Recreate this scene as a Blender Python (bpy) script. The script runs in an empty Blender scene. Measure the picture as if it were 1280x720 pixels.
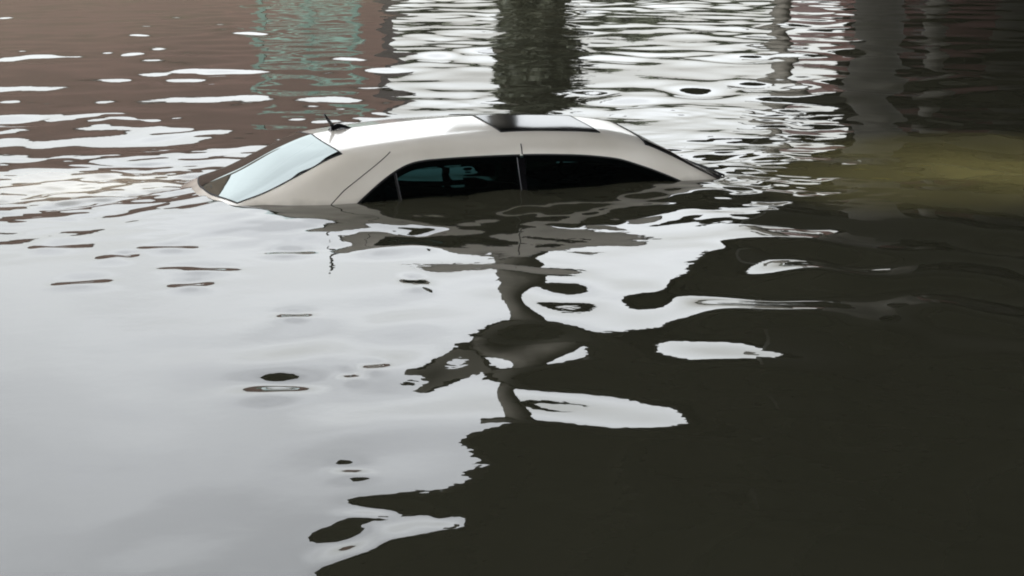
import bpy, bmesh, math, random
import numpy as np
from mathutils import Vector, Matrix
random.seed(7); rng = np.random.default_rng(11)
scene = bpy.context.scene
COL = scene.collection
R = math.radians
GROUND = -1.04          # street level below the flood water (water surface is z = 0)

# ------------------------------------------------------------------ helpers
def obj(name, verts, faces, mat=None, parent=None, smooth=False, loc=(0, 0, 0)):
    me = bpy.data.meshes.new(name)
    me.from_pydata([tuple(map(float, v)) for v in verts], [], [tuple(map(int, f)) for f in faces])
    me.validate(clean_customdata=False)
    me.update()
    if smooth:
        me.polygons.foreach_set('use_smooth', [True] * len(me.polygons))
    o = bpy.data.objects.new(name, me); COL.objects.link(o)
    if mat: me.materials.append(mat)
    if parent: o.parent = parent
    o.location = loc
    return o

def fix_normals(o):
    bm = bmesh.new(); bm.from_mesh(o.data)
    bmesh.ops.recalc_face_normals(bm, faces=bm.faces); bm.to_mesh(o.data); bm.free()
    return o

def empty(name, loc=(0, 0, 0), rz=0):
    o = bpy.data.objects.new(name, None); COL.objects.link(o)
    o.location = loc; o.rotation_euler = (0, 0, rz); o.empty_display_size = .2
    return o

def tag(o, label=None, cat=None, group=None, kind=None):
    for k, v in (('label', label), ('category', cat), ('group', group), ('kind', kind)):
        if v: o[k] = v
    return o

class MB:
    """collects shapes into one mesh"""
    def __init__(s): s.v, s.f = [], []
    def add(s, v, f):
        b = len(s.v); s.v += [tuple(x) for x in v]; s.f += [tuple(b + i for i in q) for q in f]; return s
    def box(s, x0, x1, y0, y1, z0, z1):
        v = [(x, y, z) for x in (x0, x1) for y in (y0, y1) for z in (z0, z1)]
        return s.add(v, [(0, 1, 3, 2), (4, 6, 7, 5), (0, 4, 5, 1), (2, 3, 7, 6), (0, 2, 6, 4), (1, 5, 7, 3)])
    def lathe(s, prof, c=(0, 0, 0), axis='z', n=24):
        """prof: (radius, height) pairs"""
        v, f = [], []
        for r, h in prof:
            for k in range(n):
                a = 2 * math.pi * k / n
                p = (r * math.cos(a), r * math.sin(a), h)
                if axis == 'y': p = (p[0], h, p[1])
                if axis == 'x': p = (h, p[0], p[1])
                v.append((p[0] + c[0], p[1] + c[1], p[2] + c[2]))
        m = len(prof)
        for i in range(m - 1):
            for k in range(n):
                f.append((i * n + k, i * n + (k + 1) % n, (i + 1) * n + (k + 1) % n, (i + 1) * n + k))
        f.append(tuple(range(n))[::-1]); f.append(tuple((m - 1) * n + k for k in range(n)))
        return s.add(v, f)
    def sweep(s, pts, r, n=8):
        """tube through points, r one radius or one per point"""
        pts = [Vector(p) for p in pts]; v, f = [], []
        rr = r if hasattr(r, '__len__') else [r] * len(pts)
        for i, p in enumerate(pts):
            t = (pts[min(i + 1, len(pts) - 1)] - pts[max(i - 1, 0)]).normalized()
            a = t.cross(Vector((0, 0, 1)))
            if a.length < 1e-3: a = Vector((1, 0, 0))
            a.normalize(); b = t.cross(a)
            for k in range(n):
                q = 2 * math.pi * k / n
                v.append(p + (a * math.cos(q) + b * math.sin(q)) * rr[i])
        for i in range(len(pts) - 1):
            for k in range(n):
                f.append((i * n + k, i * n + (k + 1) % n, (i + 1) * n + (k + 1) % n, (i + 1) * n + k))
        f.append(tuple(range(n))[::-1]); f.append(tuple((len(pts) - 1) * n + k for k in range(n)))
        return s.add(v, f)
    def build(s, name, mat, parent=None, smooth=False):
        return fix_normals(obj(name, s.v, s.f, mat, parent, smooth))

def bevel(o, w, seg=2):
    m = o.modifiers.new('bevel', 'BEVEL'); m.width = w; m.segments = seg; m.limit_method = 'ANGLE'
    return o

# ------------------------------------------------------------------ materials
def mat(name, col=(.5, .5, .5), rough=.5, metal=0., **kw):
    m = bpy.data.materials.new(name); m.use_nodes = True
    b = m.node_tree.nodes['Principled BSDF']
    b.inputs['Base Color'].default_value = (*col, 1)
    b.inputs['Roughness'].default_value = rough
    b.inputs['Metallic'].default_value = metal
    for k, v in kw.items(): b.inputs[k.replace('_', ' ')].default_value = v
    return m

def mottle(m, a, b, scale=4., detail=6., coords='Object', stretch=(1, 1, 1), bump=0., lo=.35, hi=.65):
    nt = m.node_tree; N = nt.nodes; L = nt.links
    p = N['Principled BSDF']
    tc = N.new('ShaderNodeTexCoord'); mp = N.new('ShaderNodeMapping'); mp.inputs['Scale'].default_value = stretch
    n = N.new('ShaderNodeTexNoise'); n.inputs['Scale'].default_value = scale; n.inputs['Detail'].default_value = detail
    r = N.new('ShaderNodeValToRGB')
    r.color_ramp.elements[0].position = lo; r.color_ramp.elements[1].position = hi
    r.color_ramp.elements[0].color = (*a, 1); r.color_ramp.elements[1].color = (*b, 1)
    L.new(tc.outputs[coords], mp.inputs['Vector']); L.new(mp.outputs[0], n.inputs['Vector'])
    L.new(n.outputs['Fac'], r.inputs['Fac']); L.new(r.outputs['Color'], p.inputs['Base Color'])
    if bump:
        bp = N.new('ShaderNodeBump'); bp.inputs['Strength'].default_value = bump; bp.inputs['Distance'].default_value = .02
        L.new(n.outputs['Fac'], bp.inputs['Height']); L.new(bp.outputs[0], p.inputs['Normal'])
    return m

M = {}
M['paint'] = mat('champagne_paint', (.50, .465, .42), .36, .15, Coat_Weight=1., Coat_Roughness=.04)
mottle(M['paint'], (.70, .65, .565), (.82, .77, .69), 2.2, 8., stretch=(1, 1, .6), lo=.3, hi=.62)
# fine silty film makes the clear coat a touch uneven
_nt = M['paint'].node_tree
_n = _nt.nodes.new('ShaderNodeTexNoise'); _n.inputs['Scale'].default_value = 9.; _n.inputs['Detail'].default_value = 5.
_r = _nt.nodes.new('ShaderNodeMapRange'); _r.inputs['To Min'].default_value = .02; _r.inputs['To Max'].default_value = .14
_nt.links.new(_n.outputs['Fac'], _r.inputs['Value']); _nt.links.new(_r.outputs[0], _nt.nodes['Principled BSDF'].inputs['Coat Roughness'])
_N, _L = _nt.nodes, _nt.links
_tc = _N.new('ShaderNodeTexCoord'); _sp = _N.new('ShaderNodeSeparateXYZ'); _L.new(_tc.outputs['Object'], _sp.inputs[0])
_n2 = _N.new('ShaderNodeTexNoise'); _n2.inputs['Scale'].default_value = 7.; _n2.inputs['Detail'].default_value = 6.; _L.new(_tc.outputs['Object'], _n2.inputs['Vector'])
_ma = _N.new('ShaderNodeMath'); _ma.operation = 'MULTIPLY_ADD'; _ma.inputs[1].default_value = .09; _L.new(_n2.outputs['Fac'], _ma.inputs[0])
_ng = _N.new('ShaderNodeMath'); _ng.operation = 'MULTIPLY'; _ng.inputs[1].default_value = -1.; _L.new(_sp.outputs['Z'], _ng.inputs[0]); _L.new(_ng.outputs[0], _ma.inputs[2])
_mr = _N.new('ShaderNodeMapRange'); _mr.inputs['From Min'].default_value = -1.075; _mr.inputs['From Max'].default_value = -1.0; _mr.inputs['To Max'].default_value = .65; _L.new(_ma.outputs[0], _mr.inputs['Value'])
_mx = _N.new('ShaderNodeMix'); _mx.data_type = 'RGBA'; _mx.inputs[7].default_value = (.10, .085, .058, 1)
_old = _N['Principled BSDF'].inputs['Base Color'].links[0].from_socket
_L.new(_mr.outputs[0], _mx.inputs[0]); _L.new(_old, _mx.inputs[6]); _L.new(_mx.outputs[2], _N['Principled BSDF'].inputs['Base Color'])
M['rubber'] = mat('black_rubber', (.010, .010, .010), .65, Specular_IOR_Level=.25)
M['gloss_black'] = mat('gloss_black_trim', (.006, .006, .007), .04)
M['chrome'] = mat('satin_metal_trim', (.12, .12, .125), .35, .9)
M['gap'] = mat('shut_line_shadow_gap', (.02, .019, .018), .8)
M['tyre'] = mat('tyre_rubber', (.02, .02, .02), .8)
M['rim'] = mat('alloy', (.4, .4, .41), .3, 1.)
M['seat'] = mottle(mat('seat_cloth', (.05, .05, .055), .9), (.035, .035, .04), (.07, .07, .075), 40.)
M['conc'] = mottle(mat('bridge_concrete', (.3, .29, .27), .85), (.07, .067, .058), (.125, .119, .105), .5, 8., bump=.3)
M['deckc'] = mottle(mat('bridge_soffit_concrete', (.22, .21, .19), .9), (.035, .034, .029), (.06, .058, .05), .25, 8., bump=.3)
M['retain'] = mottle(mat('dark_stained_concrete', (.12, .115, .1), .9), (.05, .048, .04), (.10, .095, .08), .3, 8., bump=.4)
M['teal'] = mottle(mat('teal_painted_steel', (.09, .30, .24), .5), (.035, .072, .06), (.065, .125, .105), 1.2, 6.)
M['tealdark'] = mat('dark_green_steel', (.02, .05, .04), .5)
M['street'] = mottle(mat('flooded_asphalt', (.05, .05, .05), .9), (.04, .04, .038), (.06, .058, .054), 3.)
M['roofing'] = mat('dark_roofing', (.05, .045, .042), .9)
M['leaf'] = mottle(mat('tree_leaves', (.05, .07, .03), .7), (.016, .02, .012), (.036, .042, .024), 2.)
M['bark'] = mottle(mat('bark', (.08, .065, .05), .9), (.06, .05, .04), (.11, .09, .07), 6.)

def glass_mat(name, tint, see, rough=.01, ior=1.5, gcol=(.9, .9, .9)):
    m = bpy.data.materials.new(name); m.use_nodes = True
    nt = m.node_tree; N = nt.nodes; L = nt.links; N.clear()
    o = N.new('ShaderNodeOutputMaterial')
    t = N.new('ShaderNodeBsdfTransparent'); t.inputs[0].default_value = (*[c * see for c in tint], 1)
    g = N.new('ShaderNodeBsdfGlossy'); g.inputs['Roughness'].default_value = rough; g.inputs['Color'].default_value = (*gcol, 1)
    d = N.new('ShaderNodeBsdfDiffuse'); d.inputs[0].default_value = (.006, .007, .007, 1)
    a = N.new('ShaderNodeMixShader'); a.inputs[0].default_value = .25
    f = N.new('ShaderNodeFresnel'); f.inputs['IOR'].default_value = ior
    x = N.new('ShaderNodeMixShader')
    L.new(t.outputs[0], a.inputs[1]); L.new(d.outputs[0], a.inputs[2])
    L.new(f.outputs[0], x.inputs[0]); L.new(a.outputs[0], x.inputs[1]); L.new(g.outputs[0], x.inputs[2])
    L.new(x.outputs[0], o.inputs[0])
    return m
M['glass'] = glass_mat('tinted_side_glass', (.5, .85, .85), .34)
M['rglass'] = glass_mat('rear_glass', (.75, .95, .88), .06, .012, 3.0, (.90, 1., .97))
M['sglass'] = glass_mat('sunroof_glass', (.5, .55, .55), .05, .09)

def brick_mat(name, c1, c2, mortar, scale=2.2):
    m = mat(name, c1, .9); nt = m.node_tree; N = nt.nodes; L = nt.links; p = N['Principled BSDF']
    tc = N.new('ShaderNodeTexCoord'); mp = N.new('ShaderNodeMapping'); mp.inputs['Rotation'].default_value = (R(90), 0, 0)
    b = N.new('ShaderNodeTexBrick'); b.inputs['Scale'].default_value = scale
    b.inputs['Color1'].default_value = (*c1, 1); b.inputs['Color2'].default_value = (*c2, 1); b.inputs['Mortar'].default_value = (*mortar, 1)
    b.inputs['Mortar Size'].default_value = .012
    n = N.new('ShaderNodeTexNoise'); n.inputs['Scale'].default_value = .25; n.inputs['Detail'].default_value = 6
    mx = N.new('ShaderNodeMix'); mx.data_type = 'RGBA'; mx.blend_type = 'MULTIPLY'; mx.inputs[0].default_value = .6
    rr = N.new('ShaderNodeMapRange'); rr.inputs['From Min'].default_value = .3; rr.inputs['From Max'].default_value = .7
    rr.inputs['To Min'].default_value = .65; rr.inputs['To Max'].default_value = 1.15
    L.new(tc.outputs['Object'], mp.inputs['Vector']); L.new(mp.outputs[0], b.inputs['Vector']); L.new(tc.outputs['Object'], n.inputs['Vector'])
    L.new(n.outputs['Fac'], rr.inputs['Value']); L.new(b.outputs['Color'], mx.inputs[6]); L.new(rr.outputs[0], mx.inputs[7])
    L.new(mx.outputs[2], p.inputs['Base Color'])
    return m
M['brick'] = brick_mat('red_brick', (.050, .0262, .0205), (.041, .0235, .0185), (.048, .035, .029))
M['brickf'] = brick_mat('unseen_tower_brick', (.09, .062, .045), (.075, .055, .042), (.09, .075, .065))
M['brickd'] = brick_mat('dark_red_brick', (.06, .026, .022), (.045, .022, .02), (.06, .05, .045))

# ------------------------------------------------------------------ camera
CAMH, PITCH, FPX = 1.65, 13.1, 2000.
cd = bpy.data.cameras.new('camera'); cam = bpy.data.objects.new('camera', cd); COL.objects.link(cam)
cam.location = (0, 0, CAMH); cam.rotation_euler = (R(90 - PITCH), 0, 0)
cd.sensor_width = 36; cd.lens = 36 * FPX / 1280; cd.clip_end = 3000; cd.clip_start = .1
scene.camera = cam

def on_water(px, py, z=0.):
    p = R(PITCH)
    dy = math.cos(p) - math.sin(p) * (py - 360) / FPX
    dz = -math.sin(p) - math.cos(p) * (py - 360) / FPX
    t = (z - CAMH) / dz
    return (px - 640) / FPX * t, dy * t

# ------------------------------------------------------------------ world, sun
SUN_EL, SUN_AZ = 48., 205.      # azimuth clockwise from +Y: behind the camera, a little left
w = bpy.data.worlds.new('World'); scene.world = w; w.use_nodes = True
nt = w.node_tree; N = nt.nodes; L = nt.links
bg = N['Background']
sky = N.new('ShaderNodeTexSky'); sky.sky_type = 'NISHITA'; sky.sun_disc = False
sky.sun_elevation = R(SUN_EL); sky.sun_rotation = R(SUN_AZ); sky.dust_density = 4.; sky.air_density = 1.5; sky.altitude = 0
hs = N.new('ShaderNodeHueSaturation'); hs.inputs['Saturation'].default_value = .17
tc = N.new('ShaderNodeTexCoord')
sep = N.new('ShaderNodeSeparateXYZ'); L.new(tc.outputs['Generated'], sep.inputs[0])
grad = N.new('ShaderNodeMapRange')      # overcast: brighter overhead than at the horizon
grad.inputs['From Min'].default_value = 0.; grad.inputs['From Max'].default_value = .42
grad.inputs['To Min'].default_value = .50; grad.inputs['To Max'].default_value = 1.95
L.new(sep.outputs['Z'], grad.inputs['Value'])
mp = N.new('ShaderNodeMapping'); mp.inputs['Scale'].default_value = (1, 1, 2.6)
cl = N.new('ShaderNodeTexNoise'); cl.inputs['Scale'].default_value = 2.6; cl.inputs['Detail'].default_value = 5.; cl.inputs['Roughness'].default_value = .5
L.new(tc.outputs['Generated'], mp.inputs['Vector']); L.new(mp.outputs[0], cl.inputs['Vector'])
cr = N.new('ShaderNodeMapRange'); cr.inputs['From Min'].default_value = .3; cr.inputs['From Max'].default_value = .7
cr.inputs['To Min'].default_value = .82; cr.inputs['To Max'].default_value = 1.15
L.new(cl.outputs['Fac'], cr.inputs['Value'])
mu = N.new('ShaderNodeMath'); mu.operation = 'MULTIPLY'; L.new(grad.outputs[0], mu.inputs[0]); L.new(cr.outputs[0], mu.inputs[1])
mx = N.new('ShaderNodeVectorMath'); mx.operation = 'SCALE'
L.new(sky.outputs[0], hs.inputs['Color']); L.new(hs.outputs[0], mx.inputs[0]); L.new(mu.outputs[0], mx.inputs['Scale'])
L.new(mx.outputs[0], bg.inputs['Color']); bg.inputs['Strength'].default_value = .12

sl = bpy.data.lights.new('sun', 'SUN'); so = bpy.data.objects.new('sun', sl); COL.objects.link(so)
sl.energy = .8; sl.angle = R(15); sl.color = (1, .95, .88)
sd = Vector((math.sin(R(SUN_AZ)) * math.cos(R(SUN_EL)), math.cos(R(SUN_AZ)) * math.cos(R(SUN_EL)), math.sin(R(SUN_EL))))
so.rotation_euler = sd.to_track_quat('Z', 'Y').to_euler(); so.location = sd * 60

scene.view_settings.view_transform = 'Standard'; scene.view_settings.look = 'None'
scene.view_settings.exposure = 1.85; scene.view_settings.gamma = 1; scene.view_settings.use_curve_mapping = False
scene.cycles.filter_width = 1.9
scene.cycles.caustics_reflective = False; scene.cycles.caustics_refractive = False
scene.cycles.max_bounces = 8; scene.cycles.glossy_bounces = 5; scene.cycles.diffuse_bounces = 3; scene.cycles.transparent_max_bounces = 12

# ------------------------------------------------------------------ car placement
CAR = Vector((-.222, 10.05)); YAW = R(22)
cy_, sy_ = math.cos(YAW), math.sin(YAW)
def to_car(X, Y):
    dx, dy = X - CAR.x, Y - CAR.y
    return cy_ * dx + sy_ * dy, -sy_ * dx + cy_ * dy

# ------------------------------------------------------------------ water
def axis(segs):
    out = [segs[0][0]]
    for a, b, st in segs:
        n = max(1, int(round((b - a) / st))); out += list(np.linspace(a, b, n + 1)[1:])
    return np.array(out)
def grow(a, b, s0, k=1.35):
    out = [a]; s = s0; sg = 1 if b > a else -1
    while (b - out[-1]) * sg > s * 1.5: out.append(out[-1] + sg * s); s *= k
    out.append(b); return out[1:]
gx = np.concatenate([np.array(grow(-14, -700, .08))[::-1], axis([(-14, -5, .06), (-5, 6, .03), (6, 14, .06)]), grow(14, 700, .08)])
gy = np.concatenate([np.array(grow(3.6, -700, .08))[::-1], axis([(3.6, 14.5, .025), (14.5, 22, .045), (22, 38, .07)]), grow(38, 900, .1)])
XX, YY = np.meshgrid(gx, gy)
LX, LY = to_car(XX, YY)

def sstep(a, b, v):
    t = np.clip((v - a) / (b - a), 0, 1); return t * t * (3 - 2 * t)

def band(lmin, lmax, n, slope, seed, spread=180., head=90.):
    """sum of sines; returns heights with the given rms slope"""
    r = np.random.default_rng(seed); h = np.zeros_like(XX); tot = 0.
    P = []
    for i in range(n):
        lam = math.exp(r.uniform(math.log(lmin), math.log(lmax))); k = 2 * math.pi / lam
        th = R(head + r.uniform(-spread, spread)); a = r.uniform(.6, 1.4) / k
        P.append((k, th, a, r.uniform(0, 6.283))); tot += (a * k) ** 2 / 2
    g = slope / math.sqrt(tot)
    for k, th, a, ph in P: h += g * a * np.cos(k * (math.cos(th) * XX + math.sin(th) * YY) + ph)
    return h
def patchy(lmin, lmax, seed, lo=.4):
    r = np.random.default_rng(seed); h = np.zeros_like(XX)
    for i in range(14):
        lam = r.uniform(lmin, lmax); k = 2 * math.pi / lam; th = r.uniform(0, 6.283)
        h += np.cos(k * (math.cos(th) * XX + math.sin(th) * YY) + r.uniform(0, 6.283))
    h /= 2.65
    return np.clip(lo + (1 - lo) * (h * .5 + .5) * 1.4, lo * .5, 2)

far = sstep(7.3, 11.0, YY + .25 * np.sin(XX * 1.3))                                  # choppier beyond the car
calm = 1 - sstep(-2., 1.2, XX + .22 * (YY - 6))             # glassy water at the near left
near = 1 - far
left = 1 - sstep(-4.5, -1.5, XX)
mid = np.exp(-((XX - .35) / 1.5) ** 2)                      # the lane of broken water in front of the car
Hh = band(1.5, 3.0, 40, 1., 3) * (.014 * far + near * (.006 * calm + .014 * (1 - calm))) * patchy(4, 8, 5, .6)
Hh += band(.75, 1.7, 70, 1., 14) * (far * .035 + near * (.0015 + .022 * (1 - calm) + .010 * mid)) * patchy(2, 5, 15, .35)
Hh += band(.38, .85, 80, 1., 4) * (far * (.027 * left + .019 * (1 - left)) + near * (.0012 + .036 * (1 - calm) + .014 * mid)) * patchy(1.5, 5, 6, .25)
Hh += band(.20, .38, 80, 1., 24) * (sstep(7.4, 8.6, YY) * (1 - sstep(13, 17, YY)) * .017 + near * .0025 * (1 - calm)) * patchy(1., 3, 26, .1)
r_w = np.random.default_rng(5)
# turbulence at the two ends of the car
def blob(cx, cy, rx, ry): return np.exp(-(((LX - cx) / rx) ** 2 + ((LY - cy) / ry) ** 2))
fine = blob(1.7, .1, 1.1, .9) * .9 + blob(-2.5, .6, 1.3, 1.0) * 1.15 + .7 * blob(1.2, -1.2, .9, .5) + .35 * blob(-1.0, -1.15, 1.4, .35) + .3 * blob(.2, -1.1, 1., .3) + .45 * blob(.5, 1.5, 2., .6)
Hh += band(.12, .34, 60, .065, 8, 55, math.degrees(YAW) + 90) * fine
Hh += band(.3, .7, 40, .055, 9, 70, math.degrees(YAW) + 90) * fine
# rings spreading from the drowned boot
rr = np.hypot(LX + 2.35, (LY - .75))
Hh += .0016 * np.cos(2 * math.pi * rr / .26) * np.exp(-(rr / .75) ** 2)
# the current piles up a little along the near side of the car
d = np.clip(-.70 - LY, 0, None)
Hh += .055 * np.exp(-(d / .55) ** 2) * sstep(-2.4, -1.5, LX) * (1 - sstep(.9, 1.9, LX)) * (LY < .3)
# lone wavelets drifting on the calm water
for px, py, wp, hp in ((110, 352, 65, 8), (238, 356, 52, 8), (258, 336, 90, 6), (370, 394, 46, 7), (330, 485, 105, 17), (465, 460, 32, 9), (437, 470, 26, 10),
                       (440, 588, 42, 11), (490, 662, 85, 26), (552, 655, 30, 14), (505, 303, 95, 15), (520, 355, 32, 10), (150, 321, 40, 8), 
                       (470, 640, 80, 12), (430, 690, 90, 22), (75, 308, 60, 7), (210, 310, 70, 6), (360, 316, 50, 6)):
    X0, Y0 = on_water(px, py); ds = math.hypot(Y0, CAMH)
    sx = wp * ds / FPX * .42; syy = max(.05, hp * ds * ds / FPX / CAMH * .8)
    for q in range(4):
        k1 = 1. if q == 0 else r_w.uniform(.4, .75); th_ = r_w.uniform(-.3, .3)
        cx, cy = (X0, Y0) if q == 0 else (X0 + r_w.uniform(-1, 1) * sx, Y0 + r_w.uniform(-.7, .7) * syy)
        ux = ((XX - cx) * math.cos(th_) + (YY - cy) * math.sin(th_)) / (sx * k1); uy = (-(XX - cx) * math.sin(th_) + (YY - cy) * math.cos(th_)) / (syy * max(.6, k1))
        Hh -= (.13 if q == 0 else .075) * syy * max(.6, k1) * uy * np.exp(-ux ** 2 - uy ** 2)
Hh *= 1 - sstep(36, 70, YY); Hh *= 1 - sstep(12, 40, np.abs(XX)); Hh *= sstep(-6, 3.4, YY)
Hh[LY > .3] = Hh[LY > .3]
nx, ny = len(gx), len(gy)
wv = np.stack([XX, YY, Hh], -1).reshape(-1, 3)
ii = (np.arange(ny - 1)[:, None] * nx + np.arange(nx - 1)[None, :]).ravel()
wf = np.stack([ii, ii + 1, ii + nx + 1, ii + nx], -1)
me = bpy.data.meshes.new('flood_water')
me.vertices.add(len(wv)); me.vertices.foreach_set('co', wv.ravel().astype(np.float32))
me.loops.add(wf.size); me.loops.foreach_set('vertex_index', wf.ravel().astype(np.int32))
me.polygons.add(len(wf)); me.polygons.foreach_set('loop_start', np.arange(0, wf.size, 4, dtype=np.int32))
me.polygons.foreach_set('loop_total', np.full(len(wf), 4, dtype=np.int32))
me.update(calc_edges=True); me.polygons.foreach_set('use_smooth', np.ones(len(wf), dtype=bool))
water = bpy.data.objects.new('flood_water', me); COL.objects.link(water)
tag(water, 'dark rippled brown flood water covering the whole street', 'water', kind='structure')

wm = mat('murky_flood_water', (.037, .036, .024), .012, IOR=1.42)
nt = wm.node_tree; N = nt.nodes; L = nt.links; p = N['Principled BSDF']
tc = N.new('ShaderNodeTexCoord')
def sun_patch(cx, cy, rx, ry, rot, noise):
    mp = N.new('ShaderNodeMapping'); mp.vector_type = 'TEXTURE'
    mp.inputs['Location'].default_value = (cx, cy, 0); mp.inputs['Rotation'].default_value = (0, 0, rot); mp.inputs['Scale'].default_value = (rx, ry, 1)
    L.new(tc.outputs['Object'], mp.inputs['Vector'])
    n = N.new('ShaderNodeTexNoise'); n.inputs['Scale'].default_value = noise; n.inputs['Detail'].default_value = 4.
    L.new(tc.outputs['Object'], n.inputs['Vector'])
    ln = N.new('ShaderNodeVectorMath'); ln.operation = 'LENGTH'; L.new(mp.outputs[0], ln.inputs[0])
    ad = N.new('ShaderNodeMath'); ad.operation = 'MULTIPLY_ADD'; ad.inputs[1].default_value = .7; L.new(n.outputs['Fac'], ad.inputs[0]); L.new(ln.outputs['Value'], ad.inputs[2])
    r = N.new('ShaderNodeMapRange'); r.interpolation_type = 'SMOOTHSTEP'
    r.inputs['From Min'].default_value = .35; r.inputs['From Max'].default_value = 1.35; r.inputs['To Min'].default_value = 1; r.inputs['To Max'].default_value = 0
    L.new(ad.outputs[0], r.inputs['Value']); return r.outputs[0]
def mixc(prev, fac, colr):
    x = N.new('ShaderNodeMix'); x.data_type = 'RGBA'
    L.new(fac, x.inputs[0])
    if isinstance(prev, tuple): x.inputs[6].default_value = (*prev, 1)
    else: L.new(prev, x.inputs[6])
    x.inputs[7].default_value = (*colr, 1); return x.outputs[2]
c1 = mixc((.037, .036, .024), sun_patch(3.5, 10.6, 2.5, 2.1, .1, .8), (.27, .235, .09))   # sunlight on murky water by the bonnet, painted into the base colour
c1 = mixc(c1, sun_patch(-2.75, 9.9, 1.1, .85, .3, 1.6), (.42, .375, .27))                   # cream sun glint by the boot, painted in likewise
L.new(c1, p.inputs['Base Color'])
n = N.new('ShaderNodeTexNoise'); n.inputs['Scale'].default_value = 5.; n.inputs['Detail'].default_value = 3.
L.new(tc.outputs['Object'], n.inputs['Vector'])
bp = N.new('ShaderNodeBump'); bp.inputs['Strength'].default_value = .05; bp.inputs['Distance'].default_value = .02
L.new(n.outputs['Fac'], bp.inputs['Height']); L.new(bp.outputs[0], p.inputs['Normal'])
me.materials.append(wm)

S = 700
tag(obj('street_ground', [(-S, -S, GROUND), (S, -S, GROUND), (S, 900, GROUND), (-S, 900, GROUND)], [(0, 1, 2, 3)], M['street']),
    'drowned street surface under the flood water', 'ground', kind='structure')

# ------------------------------------------------------------------ the car
ZW = -GROUND           # car space: z = 0 at the street, water at ZW
ST = np.array([
 # x     zc     zr     wr    wb     (z above water)
 (-2.42, -.22, -.26, .56, .70),
 (-2.33, -.13, -.16, .60, .76),
 (-2.20, -.08, -.10, .63, .79),
 (-1.95, -.06, -.085, .635, .80),
 (-1.79, .030, -.015, .60, .795),
 (-1.69, .100, .042, .575, .79),
 (-1.49, .184, .104, .560, .785),
 (-1.27, .289, .197, .555, .782),
 (-1.08, .355, .280, .555, .780),
 (-1.02, .367, .297, .560, .780),
 (-.80, .388, .322, .568, .782),
 (-.35, .416, .350, .578, .785),
 (.05, .424, .354, .583, .788),
 (.45, .408, .337, .578, .788),
 (.72, .384, .308, .566, .785),
 (.91, .350, .268, .562, .784),
 (1.10, .256, .192, .580, .780),
 (1.30, .135, .085, .615, .775),
 (1.46, .060, .010, .645, .77),
 (1.60, .022, -.008, .67, .765),
 (1.85, -.035, -.04, .68, .76),
 (2.30, -.18, -.22, .62, .71),
 (2.46, -.34, -.38, .50, .60)])
def pchip(xs, ys, q):
    h = np.diff(xs); dl = np.diff(ys) / h; m = np.zeros_like(ys)
    m[1:-1] = np.where(dl[:-1] * dl[1:] > 0, 2 * dl[:-1] * dl[1:] / (dl[:-1] + dl[1:] + 1e-12), 0)
    m[0], m[-1] = dl[0], dl[-1]
    i = np.clip(np.searchsorted(xs, q) - 1, 0, len(xs) - 2); t = (q - xs[i]) / h[i]
    return ((1 + 2 * t) * (1 - t) ** 2 * ys[i] + t * (1 - t) ** 2 * h[i] * m[i] + t * t * (3 - 2 * t) * ys[i + 1] + t * t * (t - 1) * h[i] * m[i + 1])
def prof(x): return [float(pchip(ST[:, 0], ST[:, k], np.array(x))) for k in (1, 2, 3, 4)]

def bspline_basis(t, n=7, deg=3):
    kn = np.concatenate([np.zeros(deg), np.linspace(0, 1, n - deg + 1), np.ones(deg)])
    t = np.clip(t, 0, 1 - 1e-9)
    Bm = [((kn[i] <= t) & (t < kn[i + 1])).astype(float) for i in range(len(kn) - 1)]
    for dg in range(1, deg + 1):
        nb = []
        for i in range(len(kn) - dg - 1):
            a = (t - kn[i]) / (kn[i + dg] - kn[i]) * Bm[i] if kn[i + dg] > kn[i] else 0 * t
            b = (kn[i + dg + 1] - t) / (kn[i + dg + 1] - kn[i + 1]) * Bm[i + 1] if kn[i + dg + 1] > kn[i + 1] else 0 * t
            nb.append(a + b)
        Bm = nb
    return np.stack(Bm, -1)
TT = np.linspace(0, 1, 121); BB = bspline_basis(TT)
def section(x):
    """right half (y>0 stored) of the upper body at station x, from belt to roof centre: (121, 2)"""
    zc, zr, wr, wb = prof(x)
    zb = min(-.12, zr - .10)
    hz = zr - zb
    cp = np.array([(wb + .035, zb - .03), (wb - .005, zb + .06 * min(1, hz / .4)), (wr + .40 * (wb - wr), zb + .60 * hz), (wr + .035, zr - .03 * min(1, hz / .3)),
                   (wr - .05, zr + .018 * min(1, hz / .3)), (wr * .60, zc - .42 * max(0, zc - zr)), (0, zc)])
    return BB @ cp
_cache = {}
def sec(x):
    k = round(x, 5)
    if k not in _cache: _cache[k] = section(x)
    return _cache[k]
def at_t(x, t):
    s = sec(x); return np.interp(t, TT, s[:, 0]), np.interp(t, TT, s[:, 1])
def t_of_z(x, z): return float(np.interp(z, sec(x)[:, 1], TT))
def t_of_y(x, y): return float(np.interp(-abs(y), -sec(x)[:, 0], TT))
def surf(x, t, side=-1, off=0.):
    """point on the upper body; off pushes it out along the normal; car space"""
    y, z = at_t(x, t)
    if off:
        e = .006
        y1, z1 = at_t(x + e, t); y0, z0 = at_t(x - e, t); y3, z3 = at_t(x, min(1, t + .01)); y2, z2 = at_t(x, max(0, t - .01))
        n = np.cross((2 * e, y1 - y0, z1 - z0), (0, y3 - y2, z3 - z2)); n = n / np.linalg.norm(n)
        if n[2] < 0: n = -n
        x, y, z = x + n[0] * off, y + n[1] * off, z + n[2] * off
    return (x, y * side, z + ZW)
def s_xz(x, z, side=-1, off=0.): return surf(x, t_of_z(x, z), side, off)
def s_xy(x, y, off=0.): return surf(x, t_of_y(x, y), 1 if y >= 0 else -1, off)

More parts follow.
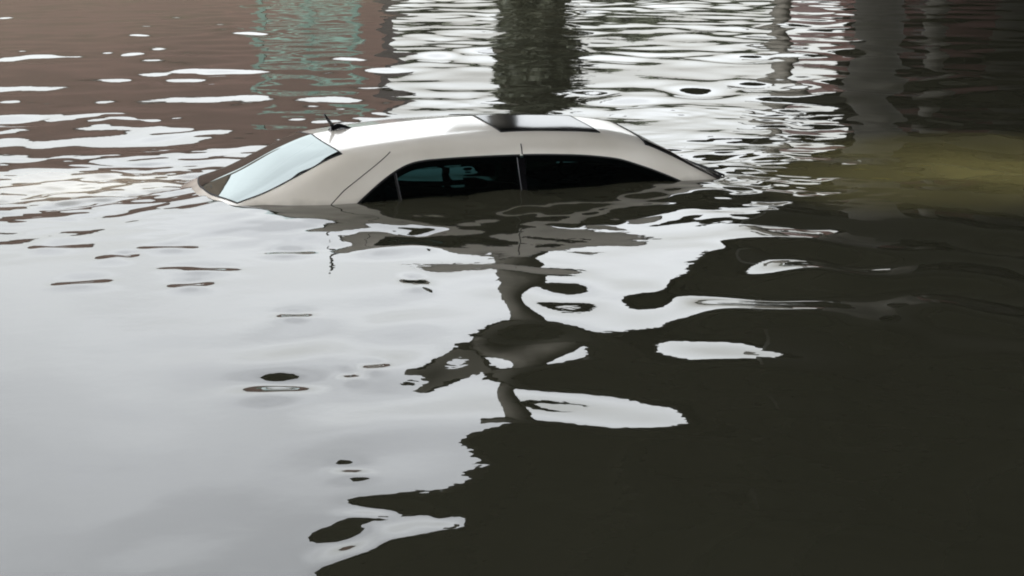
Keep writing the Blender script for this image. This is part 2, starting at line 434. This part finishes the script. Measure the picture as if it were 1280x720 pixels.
# outlines (x, z above water)
WT = np.array([(-1.09, -.02), (-.97, .062), (-.865, .133), (-.76, .196), (-.665, .236), (-.605, .249), (-.52, .256), (-.27, .260), (.045, .256), (.344, .240), (.651, .202), (.843, .143), (.991, .085), (1.099, .036), (1.20, -.02)])
def win_top(x): return float(pchip(WT[:, 0], WT[:, 1], np.array(x)))
def win_bot(x): return -.10
def in_side(x, z, m=0.): return -1.09 + m < x < 1.20 - m and z < win_top(x) - m
def rear_y(x): return float(np.interp(x, [-1.80, -1.09], [.53, .505]))
def rear_x0(y): return -1.74 + .09 * (y / .54) ** 2      # base edge bowed rearwards
def rear_x1(y): return -1.045 + .015 - .05 * (1 - (y / .48) ** 2) * 0 - .035 * (1 - (abs(y) / .48) ** 2)
def ws_y(x): return float(np.interp(x, [.94, 1.5], [.545, .655]))
def ws_x0(y): return .935 - .035 * (abs(y) / .5) ** 2 + .02
def ws_x1(y): return 1.60 - .17 * (abs(y) / .6) ** 2
SR = (-.02, .64, .46)
def in_rear(x, y, m=0.): return abs(y) < rear_y(x) - m and rear_x0(y) + m < x < rear_x1(y) - m
def in_ws(x, y, m=0.): return abs(y) < ws_y(x) - m and ws_x0(y) + m < x < ws_x1(y) - m
def in_sr(x, y, m=0.): return SR[0] + m < x < SR[1] - m and abs(y) < SR[2] - m
# door shut lines on the side: x as a function of z
def seam_rear(z): return float(np.interp(z, [-.15, .0, .035, .12, .25, .335], [-1.25, -1.205, -1.166, -1.06, -.85, -.717]))
def seam_mid(z): return .04 + .08 * (z - .15)
def seam_front(z): return float(np.interp(z, [-.15, .0, .10, .2, .29], [1.33, 1.24, 1.03, .86, .72]))
DOORTOP = .318
def door_top(x): return min(prof(x)[1] - .018, .325)

car = empty('sedan_car', (CAR.x, CAR.y, GROUND), YAW)
tag(car, 'champagne silver sedan drowned up to its windows in flood water', 'car')

xs = np.arange(-2.42, 2.4601, .0101); ts = np.linspace(0, 1, 81)
rows = [np.stack([np.interp(ts, TT, sec(x)[:, 0]), np.interp(ts, TT, sec(x)[:, 1])], -1) for x in xs]
lower = []
for x in xs:
    zc, zr, wr, wb = prof(x); y0, z0 = sec(x)[0]
    lower.append(np.array([(wb - .10, -.87), (wb + .02, -.82), (wb + .07, -.6), (wb + .085, -.42), (wb + .07, min(-.25, z0 - .04))]))
nl = 5; nh = nl + len(ts); full = []
for i, x in enumerate(xs):
    half = np.concatenate([lower[i], rows[i]])
    ring = [(x, -a, b + ZW) for a, b in half] + [(x, a, b + ZW) for a, b in half[-2::-1]]
    full.append(ring)
nr = len(full[0]); V = [q for r_ in full for q in r_]
groups = {'body': [], 'fr': [], 'fl': [], 'rr': [], 'rl': []}
for i in range(len(xs) - 1):
    xm = (xs[i] + xs[i + 1]) / 2
    for j in range(nr - 1):
        q = (i * nr + j, (i + 1) * nr + j, (i + 1) * nr + j + 1, i * nr + j + 1)
        ym = (V[q[0]][1] + V[q[2]][1]) / 2; zm = (V[q[0]][2] + V[q[2]][2]) / 2 - ZW
        jj = j if j < nr // 2 else nr - 2 - j
        up = jj >= nl
        sidey = up and abs(ym) > .5
        if sidey and in_side(xm, zm, .030): continue
        if up and (in_rear(xm, ym, .030) or in_ws(xm, ym, .030) or in_sr(xm, ym, .028)): continue
        g = 'body'
        if (abs(ym) > .45 and zm < door_top(xm) and zm > -.80 and (sidey or not up)):
            zz = max(zm, -.15)
            if seam_mid(zz) <= xm < seam_front(zz): g = 'fr' if ym < 0 else 'fl'
            elif seam_rear(zz) < xm < seam_mid(zz): g = 'rr' if ym < 0 else 'rl'
        groups[g].append(q)
caps = [tuple(range(nr))[::-1], tuple((len(xs) - 1) * nr + j for j in range(nr))]
def sub(name, faces, m, parent):
    used = sorted({k for f in faces for k in f}); idx = {k: n_ for n_, k in enumerate(used)}
    return obj(name, [V[k] for k in used], [[idx[k] for k in f] for f in faces], m, parent, True)
# floor pan closes the body below
pan = [((i) * nr, i * nr + nr - 1, (i + 1) * nr + nr - 1, (i + 1) * nr) for i in range(len(xs) - 1)]
body = sub('body', groups['body'] + caps + pan, M['paint'], car)
doors = {}
for g, nm in (('fr', 'front_door'), ('fl', 'front_door'), ('rr', 'rear_door'), ('rl', 'rear_door')):
    doors[g] = sub(nm, groups[g], M['paint'], car)

def patch(fn, us, vs):
    vv = [fn(a, b) for a in us for b in vs]; n_ = len(vs)
    ff = [(i * n_ + j, i * n_ + j + 1, (i + 1) * n_ + j + 1, (i + 1) * n_ + j) for i in range(len(us) - 1) for j in range(n_ - 1)]
    return vv, ff
def ribbon(name, pts_in, pts_out, m, parent, th=.006):
    """flat strip with thickness between two matching lines of points given as (point at height 0, point raised)"""
    n_ = len(pts_in); v = []
    for (a0, a1), (b0, b1) in zip(pts_in, pts_out): v += [a0, a1, b1, b0]
    f = []
    for i in range(n_ - 1):
        k = 4 * i
        for a, b in ((0, 1), (1, 2), (2, 3), (3, 0)): f.append((k + a, k + b, k + 4 + b, k + 4 + a))
    f += [(0, 1, 2, 3), (4 * n_ - 4, 4 * n_ - 3, 4 * n_ - 2, 4 * n_ - 1)]
    return fix_normals(obj(name, v, f, m, parent))
def strip_xz(name, pts, wid, m, parent, side, raise_=.0025, inset=.004):
    """thin strip along a polyline of (x, z) on the body side"""
    pts = [np.array(p_, float) for p_ in pts]; A, B_2 = [], []
    for i, p_ in enumerate(pts):
        t_ = pts[min(i + 1, len(pts) - 1)] - pts[max(i - 1, 0)]; t_ = t_ / np.linalg.norm(t_); n_ = np.array([-t_[1], t_[0]])
        a = p_ + n_ * wid / 2; b = p_ - n_ * wid / 2
        A.append((s_xz(*a, side, -inset), s_xz(*a, side, raise_))); B_2.append((s_xz(*b, side, -inset), s_xz(*b, side, raise_)))
    return ribbon(name, A, B_2, m, parent)

def side_pane(name, x0, x1, parent, side):
    us = np.linspace(x0, x1, 60); vs = np.linspace(0, 1, 14)
    def fn(x, s):
        zt = win_top(x); zb = min(win_bot(x), zt - .002)
        return s_xz(x, zb + (zt - zb) * s, side, .0035)
    v, f = patch(fn, us, vs)
    return fix_normals(obj(name, v, f, M['glass'], parent, True))
for side, F_, R_ in ((-1, doors['fr'], doors['rr']), (1, doors['fl'], doors['rl'])):
    side_pane('window', .045, 1.19, F_, side)
    side_pane('window', -.76, .045, R_, side)
    side_pane('quarter_window', -1.08, -.76, R_, side)
    def edge(x0, x1): return [(x, win_top(x) + .002) for x in np.linspace(x0, x1, 60)]
    strip_xz('window_seal', edge(.053, 1.15), .010, M['rubber'], F_, side, .0045)
    strip_xz('window_seal', edge(-1.03, .033), .010, M['rubber'], R_, side, .0045)
    def inner(x0, x1): return [(x, win_top(x) - .017) for x in np.linspace(x0, x1, 60)]
    strip_xz('glass_border', inner(.053, 1.13), .036, M['rubber'], F_, side, .0016)
    strip_xz('glass_border', inner(-1.04, .033), .036, M['rubber'], R_, side, .0016)
    # black pillar covers and the bright edge of the front glass
    strip_xz('pillar_cover', [(.007 + .03 * k, -.10 + .345 * k) for k in np.linspace(0, 1, 12)], .052, M['gloss_black'], R_, side, .0045)
    strip_xz('glass_edge_trim', [(.007 - .022 + .026 * k - .0 + .0 + .02 * (1 - k), -.10 + .345 * k) for k in np.linspace(0, 1, 12)], .0045, M['chrome'], R_, side, .006)
    strip_xz('window_divider', [(-.738 - .014 * k, -.09 + .285 * k) for k in np.linspace(0, 1, 12)], .016, M['rubber'], R_, side, .0045)
    strip_xz('divider_trim', [(-.732 - .014 * k, -.09 + .285 * k) for k in np.linspace(0, 1, 12)], .0045, M['chrome'], R_, side, .006)
    strip_xz('shut_line', [(seam_rear(z), z) for z in np.linspace(-.12, .312, 30)], .0045, M['gap'], R_, side, .0008)
    strip_xz('shut_line', [(seam_mid(z) + .0, z) for z in np.linspace(.262, .322, 8)], .007, M['gap'], F_, side, .0008)

def area_glass(name, x0f, x1f, yf, m, off, ny_=40, nx_=26):
    vs = np.linspace(-1, 1, ny_); us = np.linspace(0, 1, nx_)
    def fn(u, v_):
        y = v_ * yf(.5 * (x0f(0) + x1f(0)))
        for _ in range(4):
            x = x0f(y) + (x1f(y) - x0f(y)) * u; y = v_ * yf(x)
        return s_xy(x, y, off)
    v, f = patch(fn, us, vs)
    return fix_normals(obj(name, v, f, m, car, True)), fn
rear, rfn = area_glass('rear_window', rear_x0, rear_x1, rear_y, M['rglass'], .0035)
wind, wfn = area_glass('windshield', ws_x0, ws_x1, ws_y, M['sglass'], .0035)
sunr, sfn = area_glass('sunroof', lambda y: SR[0], lambda y: SR[1], lambda x: SR[2], M['sglass'], .0035)
def rim_strip(name, xyf, n_, parent, m, wid=.006, closed=True):
    """seal around a glass area; xyf(s) -> (x, y) outline"""
    P = [np.array(xyf(s), float) for s in np.linspace(0, 1, n_)]; A, B_2 = [], []
    for i, p_ in enumerate(P):
        t_ = P[(i + 1) % n_ if i < n_ - 1 else 1] - P[i - 1 if i else n_ - 2]; t_ /= max(1e-9, np.linalg.norm(t_)); n2 = np.array([-t_[1], t_[0]])
        a, b = p_ + n2 * wid, p_ - n2 * .002
        A.append((s_xy(*a, -.006), s_xy(*a, .004))); B_2.append((s_xy(*b, -.006), s_xy(*b, .0045)))
    return ribbon(name, A, B_2, m, parent)
def outline(x0f, x1f, yf):
    def f(s):
        s4 = (s * 4) % 4; k = int(s4); q = s4 - k
        if k == 0: y = -1 + 2 * q; yy = y * yf(x1f(0)); return x1f(yy), yy
        if k == 2: y = 1 - 2 * q; yy = y * yf(x0f(yf(x0f(0)))); return x0f(yy), yy
        sg = 1 if k == 1 else -1
        xa, xb = x1f(yf(x1f(0))), x0f(yf(x0f(0)))
        x = xa + (xb - xa) * (q if k == 1 else 1 - q); return x, sg * yf(x)
    return f
rim_strip('window_seal', outline(rear_x0, rear_x1, rear_y), 161, rear, M['rubber'])
rim_strip('window_seal', outline(ws_x0, ws_x1, ws_y), 161, wind, M['rubber'], .012)
rim_strip('sunroof_seal', outline(lambda y: SR[0], lambda y: SR[1], lambda x: SR[2]), 161, sunr, M['rubber'], .007)

# roof aerial: low fin with a raked whip
ax_, ay_ = -.88, .02
zr_ = at_t(ax_, t_of_y(ax_, ay_))[1] + ZW
m_ = MB(); v, f = [], []
for i in range(13):
    q = i / 12; x = ax_ - .075 + .16 * q
    hh = .042 * (math.sin(math.pi * min(1, (1 - q) * .9 + .08)) ** .6) * (1 if q < .35 else (1 - q) / .65 * .9 + .1); ww = .032 * math.sin(math.pi * (.12 + .80 * q)) ** .6
    for a in np.linspace(0, math.pi, 9): v.append((x, ay_ + ww * math.cos(a), zr_ - .006 + (hh + .006) * math.sin(a) ** .8))
for i in range(12):
    for j in range(8): f.append((i * 9 + j, i * 9 + j + 1, (i + 1) * 9 + j + 1, (i + 1) * 9 + j))
f += [tuple(range(9)), tuple(range(108, 117))]
ant = fix_normals(obj('roof_antenna', v, f, M['gloss_black'], car, True))
MB().sweep([(ax_ - .045, ay_, zr_ + .012), (ax_ - .075, ay_, zr_ + .055), (ax_ - .105, ay_, zr_ + .098)], [.013, .010, .006]).build('whip', M['gloss_black'], ant, True)

# wipers lying on the windshield base
def on_ws(x, y, off=.012): return s_xy(x, y, off)
for y0, y1 in ((-.50, .05), (.0, .5)):
    MB().sweep([on_ws(1.50 - .05 * k, y0 + (y1 - y0) * k) for k in np.linspace(0, 1, 10)], .007, 6).build('wiper', M['rubber'], car, True)

# cabin: seats, headrests, steering wheel
def seat(x, y, wid, rests):
    s_ = MB().box(x - .02, x + .48, y - wid / 2, y + wid / 2, .42, .56).build('seat', M['seat'], car); bevel(s_, .05, 3)
    v = [(x - .02, -1, .50), (x + .10, -1, .50), (x - .10, -1, 1.14), (x - .20, -1, 1.14)]
    vv = [(a, y + sg * wid / 2, c) for sg in (-1, 1) for a, _, c in v]
    b = fix_normals(obj('backrest', vv, [(0, 1, 2, 3), (4, 7, 6, 5), (0, 4, 5, 1), (1, 5, 6, 2), (2, 6, 7, 3), (3, 7, 4, 0)], M['seat'], s_)); bevel(b, .04, 3)
    for ry in rests:
        h_ = MB().box(x - .225, x - .125, y + ry - .12, y + ry + .12, 1.165, 1.32).build('headrest', M['seat'], s_); bevel(h_, .035, 3)
seat(.28, -.36, .5, (0,)); seat(.28, .36, .5, (0,)); seat(-.62, 0, 1.2, (-.38, .38))
m_ = MB(); ring = [(.83 - .06 * math.sin(a), .36 + .18 * math.cos(a), 1.02 + .18 * math.sin(a)) for a in np.linspace(0, 2 * math.pi, 33)]
m_.sweep(ring, .014, 8); m_.sweep([(.83, .18, 1.02), (.86, .36, 1.0), (.83, .54, 1.02)], .02, 6).build('steering_wheel', M['rubber'], car, True)
d_ = MB().box(.90, 1.5, -.70, .70, .72, .93).build('dashboard', M['rubber'], car); bevel(d_, .05, 3)

# wheels under water
for x in (-1.42, 1.42):
    for sg in (-1, 1):
        yc = sg * .80
        t_ = MB().lathe([(.20, -.10), (.31, -.11), (.33, -.08), (.33, .08), (.31, .11), (.20, .10)], (x, yc, .33), 'y', 32).build('tyre', M['tyre'], None)
        wh = empty('wheel', (0, 0, 0)); wh.parent = car; t_.parent = wh
        MB().lathe([(.205, -.06), (.205, .06)], (x, yc, .33), 'y', 32).build('rim', M['rim'], wh)

# ------------------------------------------------------------------ elevated highway (seen mirrored in the water)
EDGE = 1.1 * np.array([(-28, -60), (-16, -12), (-9, 10), (-2.4, 29), (3.7, 46), (10.2, 64), (17.5, 90), (24.5, 120), (35, 180), (50, 300)], float)
def edge_x(Y): return float(pchip(EDGE[:, 1], EDGE[:, 0], np.array(Y)))
WID = 31.  # right side widened out of view to darken the car's window reflections
bridge = empty('elevated_highway', (edge_x(38) + WID / 2, 38, GROUND))
tag(bridge, 'concrete elevated highway on round piers mirrored dark in the water', 'bridge')
BO = Vector((bridge.location.x, bridge.location.y, bridge.location.z))
def bsweep(name, sec_, m, smooth=False):
    """extrude a cross section (offset from left edge, z) along the deck"""
    Ys = np.linspace(-60, 300, 46); v, f = [], []; n_ = len(sec_)
    for Y in Ys:
        for o_, z in sec_: v.append((edge_x(Y) + o_ - BO.x, Y - BO.y, z - BO.z))
    for i in range(len(Ys) - 1):
        for j in range(n_): f.append((i * n_ + j, i * n_ + (j + 1) % n_, (i + 1) * n_ + (j + 1) % n_, (i + 1) * n_ + j))
    f += [tuple(range(n_)), tuple((len(Ys) - 1) * n_ + j for j in range(n_))]
    return fix_normals(obj(name, v, f, m, bridge, smooth))
def rect(a, b, c, d_): return [(a, c), (b, c), (b, d_), (a, d_)]
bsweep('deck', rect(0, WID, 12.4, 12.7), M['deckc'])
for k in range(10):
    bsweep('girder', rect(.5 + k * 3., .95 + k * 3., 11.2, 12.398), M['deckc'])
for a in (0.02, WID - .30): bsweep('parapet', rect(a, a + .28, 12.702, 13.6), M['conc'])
MB().box(6.2 - BO.x, 15. - BO.x, 38.05 - BO.y, 39.15 - BO.y, 5.4 - BO.z, 9.897 - BO.z).build('pier_shade_slab', M['deckc'], bridge)  # dark slab added in place of shade on the second column's upper part
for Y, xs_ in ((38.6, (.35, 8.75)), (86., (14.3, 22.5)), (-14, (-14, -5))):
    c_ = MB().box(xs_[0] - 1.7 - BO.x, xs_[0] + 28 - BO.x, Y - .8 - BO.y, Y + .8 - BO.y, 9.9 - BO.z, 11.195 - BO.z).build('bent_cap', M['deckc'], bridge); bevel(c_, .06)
    for x in xs_:
        rr_ = .58
        MB().lathe([(rr_, 0), (rr_, (5.0 if x == 8.75 else 9.3) - BO.z), (rr_ + .10, (5.396 if x == 8.75 else 9.898) - BO.z)], (x - BO.x, Y - BO.y, 0), 'z', 40).build('column', M['conc'], bridge, True)

# ------------------------------------------------------------------ buildings (mirrored in the water)
def building(name, label, X0, X1, Y0, Y1, Ht, bm_, wins, door=True):
    b = empty(name, ((X0 + X1) / 2, Y0, GROUND)); tag(b, label, 'building')
    w2 = (X1 - X0) / 2; D = Y1 - Y0; h = Ht - GROUND
    MB().box(-w2, w2, 0, D, 0, h).build('wall', bm_, b)
    MB().box(-w2 - .15, w2 + .15, -.15, D + .15, h + .002, h + .30).build('cornice', M['roofing'], b)
    for (cx, cz, ww, hh) in wins:
        f_ = MB()
        for a, c, e, g in ((-ww / 2, -ww / 2 + .08, 0, hh), (ww / 2 - .08, ww / 2, 0, hh), (-ww / 2 + .08, ww / 2 - .08, 0, .08), (-ww / 2 + .08, ww / 2 - .08, hh - .08, hh)):
            f_.box(cx + a, cx + c, -.10, -.004, cz + e, cz + g)
        w_ = f_.build('window', M['roofing'], b)
        MB().box(cx - ww / 2 + .081, cx + ww / 2 - .081, -.04, -.005, cz + .081, cz + hh - .081).build('pane', M['gloss_black'], w_)
    return b
building('brick_warehouse', 'red brick warehouse mirrored across the upper left water', -30.6, -4.95, 62, 68, 8.3, M['brick'], [(-9, 4.2, 1.6, 2.2)])
building('unseen_tower', 'tall brown brick tower added out of view to darken the car rear window', -88, -45.5, 120, 126, 52, M['brickf'],  # unseen tower, put in for its dark reflection in the rear glass
         [(x, z, 1.8, 1.6) for z in range(6, 48, 4) for x in (-18, -14, -8, -4, 4, 8, 14, 18)])
building('brick_house', 'dark red brick building mirrored under the highway', 20, 31, 104, 116, 7.2, M['brickd'], [(-3, 4, 1.4, 2), (1, 4, 1.4, 2)])

# teal steel canopy frame in front of the warehouse
tl = empty('teal_canopy', (-7.3, 58, GROUND)); tag(tl, 'teal steel canopy with green panels mirrored beside the brick', 'canopy')
for x in (-1.7, 0, 1.7):
    MB().box(x - .12, x + .12, -.12, .12, 0, 5.0).build('post', M['tealdark'], tl)
MB().box(-1.95, 1.95, -.25, .25, 5.002, 5.5).build('roof_panel', M['teal'], tl)
for x0, x1, z0, z1 in ((-1.58, -.12, 3.3, 4.0), (.12, 1.58, 3.9, 4.7), (.12, 1.58, 1.2, 2.2), (-1.0, -.12, 1.7, 2.3)):
    MB().box(x0, x1, -.06, .06, z0, z1).build('panel', M['teal'], tl)

# dark wall under the highway; unseen wall added behind camera to block sky light
def wall(name, label, p0, p1, th, Ht, cap=.4):
    p0, p1 = Vector(p0), Vector(p1); d_ = p1 - p0; ln = d_.length
    b = empty(name, (p0.x, p0.y, GROUND), math.atan2(d_.y, d_.x)); tag(b, label, 'wall')
    MB().box(0, ln, 0, th, 0, Ht - GROUND).build('panel', M['retain'], b)
    MB().box(-.1, ln + .1, -.12, th + .12, Ht - GROUND + .002, Ht - GROUND + cap).build('coping', M['retain'], b)
    return b
wall('retaining_wall', 'dark stained retaining wall closing the view under the highway', (23, 128), (110, 60), 1., 9.6)
wall('sky_block_wall', 'unseen dark concrete wall added behind the camera to block sky light', (-60, -16), (60, -10), 1., 4.5)  # added light blocker, darkens the car side and its windows

# ivy smothering the front pier
r_ = np.random.default_rng(33); v, f = [], []
iv = empty('ivy', (.55, 38.0, GROUND)); tag(iv, 'dark olive ivy climbing the pier mirrored behind the car roof', 'ivy')
for k in range(9000):
    z = 6.4 * r_.uniform(0, 1) ** .85
    bulge = .34 + .22 * math.sin(z * 2.1 + .6) + .22 * math.sin(z * 5.3) + .12 * math.sin(z * 11)
    a = r_.uniform(0, 2 * math.pi); rad = .62 + max(.1, bulge) * r_.uniform(0, 1) * (.8 + .45 * math.cos(a - .3))
    c = np.array([-.1 + rad * math.cos(a), .6 + rad * math.sin(a), z]); s_ = r_.uniform(.10, .22)
    p_ = r_.normal(size=3); p_ /= np.linalg.norm(p_); q_ = np.cross(p_, r_.normal(size=3)); q_ /= np.linalg.norm(q_)
    n_ = len(v); v += [c + p_ * s_, c + q_ * s_ * .7, c - p_ * s_, c - q_ * s_ * .7]; f.append((n_, n_ + 1, n_ + 2, n_ + 3))
obj('leaves', v, f, M['leaf'], iv)
m_ = MB()
for k in range(7):
    a0 = r_.uniform(0, 6.28)
    m_.sweep([(-.2 + .62 * math.cos(a0 + .25 * math.sin(z * .9 + k)), .6 + .62 * math.sin(a0 + .25 * math.sin(z * .9 + k)), z) for z in np.linspace(0, 6.2, 18)], .03, 6)
m_.build('stem', M['bark'], iv)

# far-off wood beyond the flooded street
r_ = np.random.default_rng(21); v, f = [], []
for k in range(14000):
    X = r_.uniform(-80, 60); top = 8.2 + 1.6 * math.sin(X * .21) + 1.2 * math.sin(X * .63 + 1) + .8 * math.sin(X * 1.7)
    z = GROUND + (top - GROUND) * r_.uniform(0, 1) ** .7; Y = 150 + r_.uniform(-5, 5)
    c = np.array([X, Y, z]); s_ = r_.uniform(.5, 1.3)
    a = r_.normal(size=3); a /= np.linalg.norm(a); b = np.cross(a, r_.normal(size=3)); b /= np.linalg.norm(b)
    n_ = len(v); v += [c + a * s_, c + b * s_ * .7, c - a * s_, c - b * s_ * .7]; f.append((n_, n_ + 1, n_ + 2, n_ + 3))
tag(obj('distant_wood', v, f, M['leaf']), 'far row of dark trees beyond the flooded street', 'trees', kind='stuff')
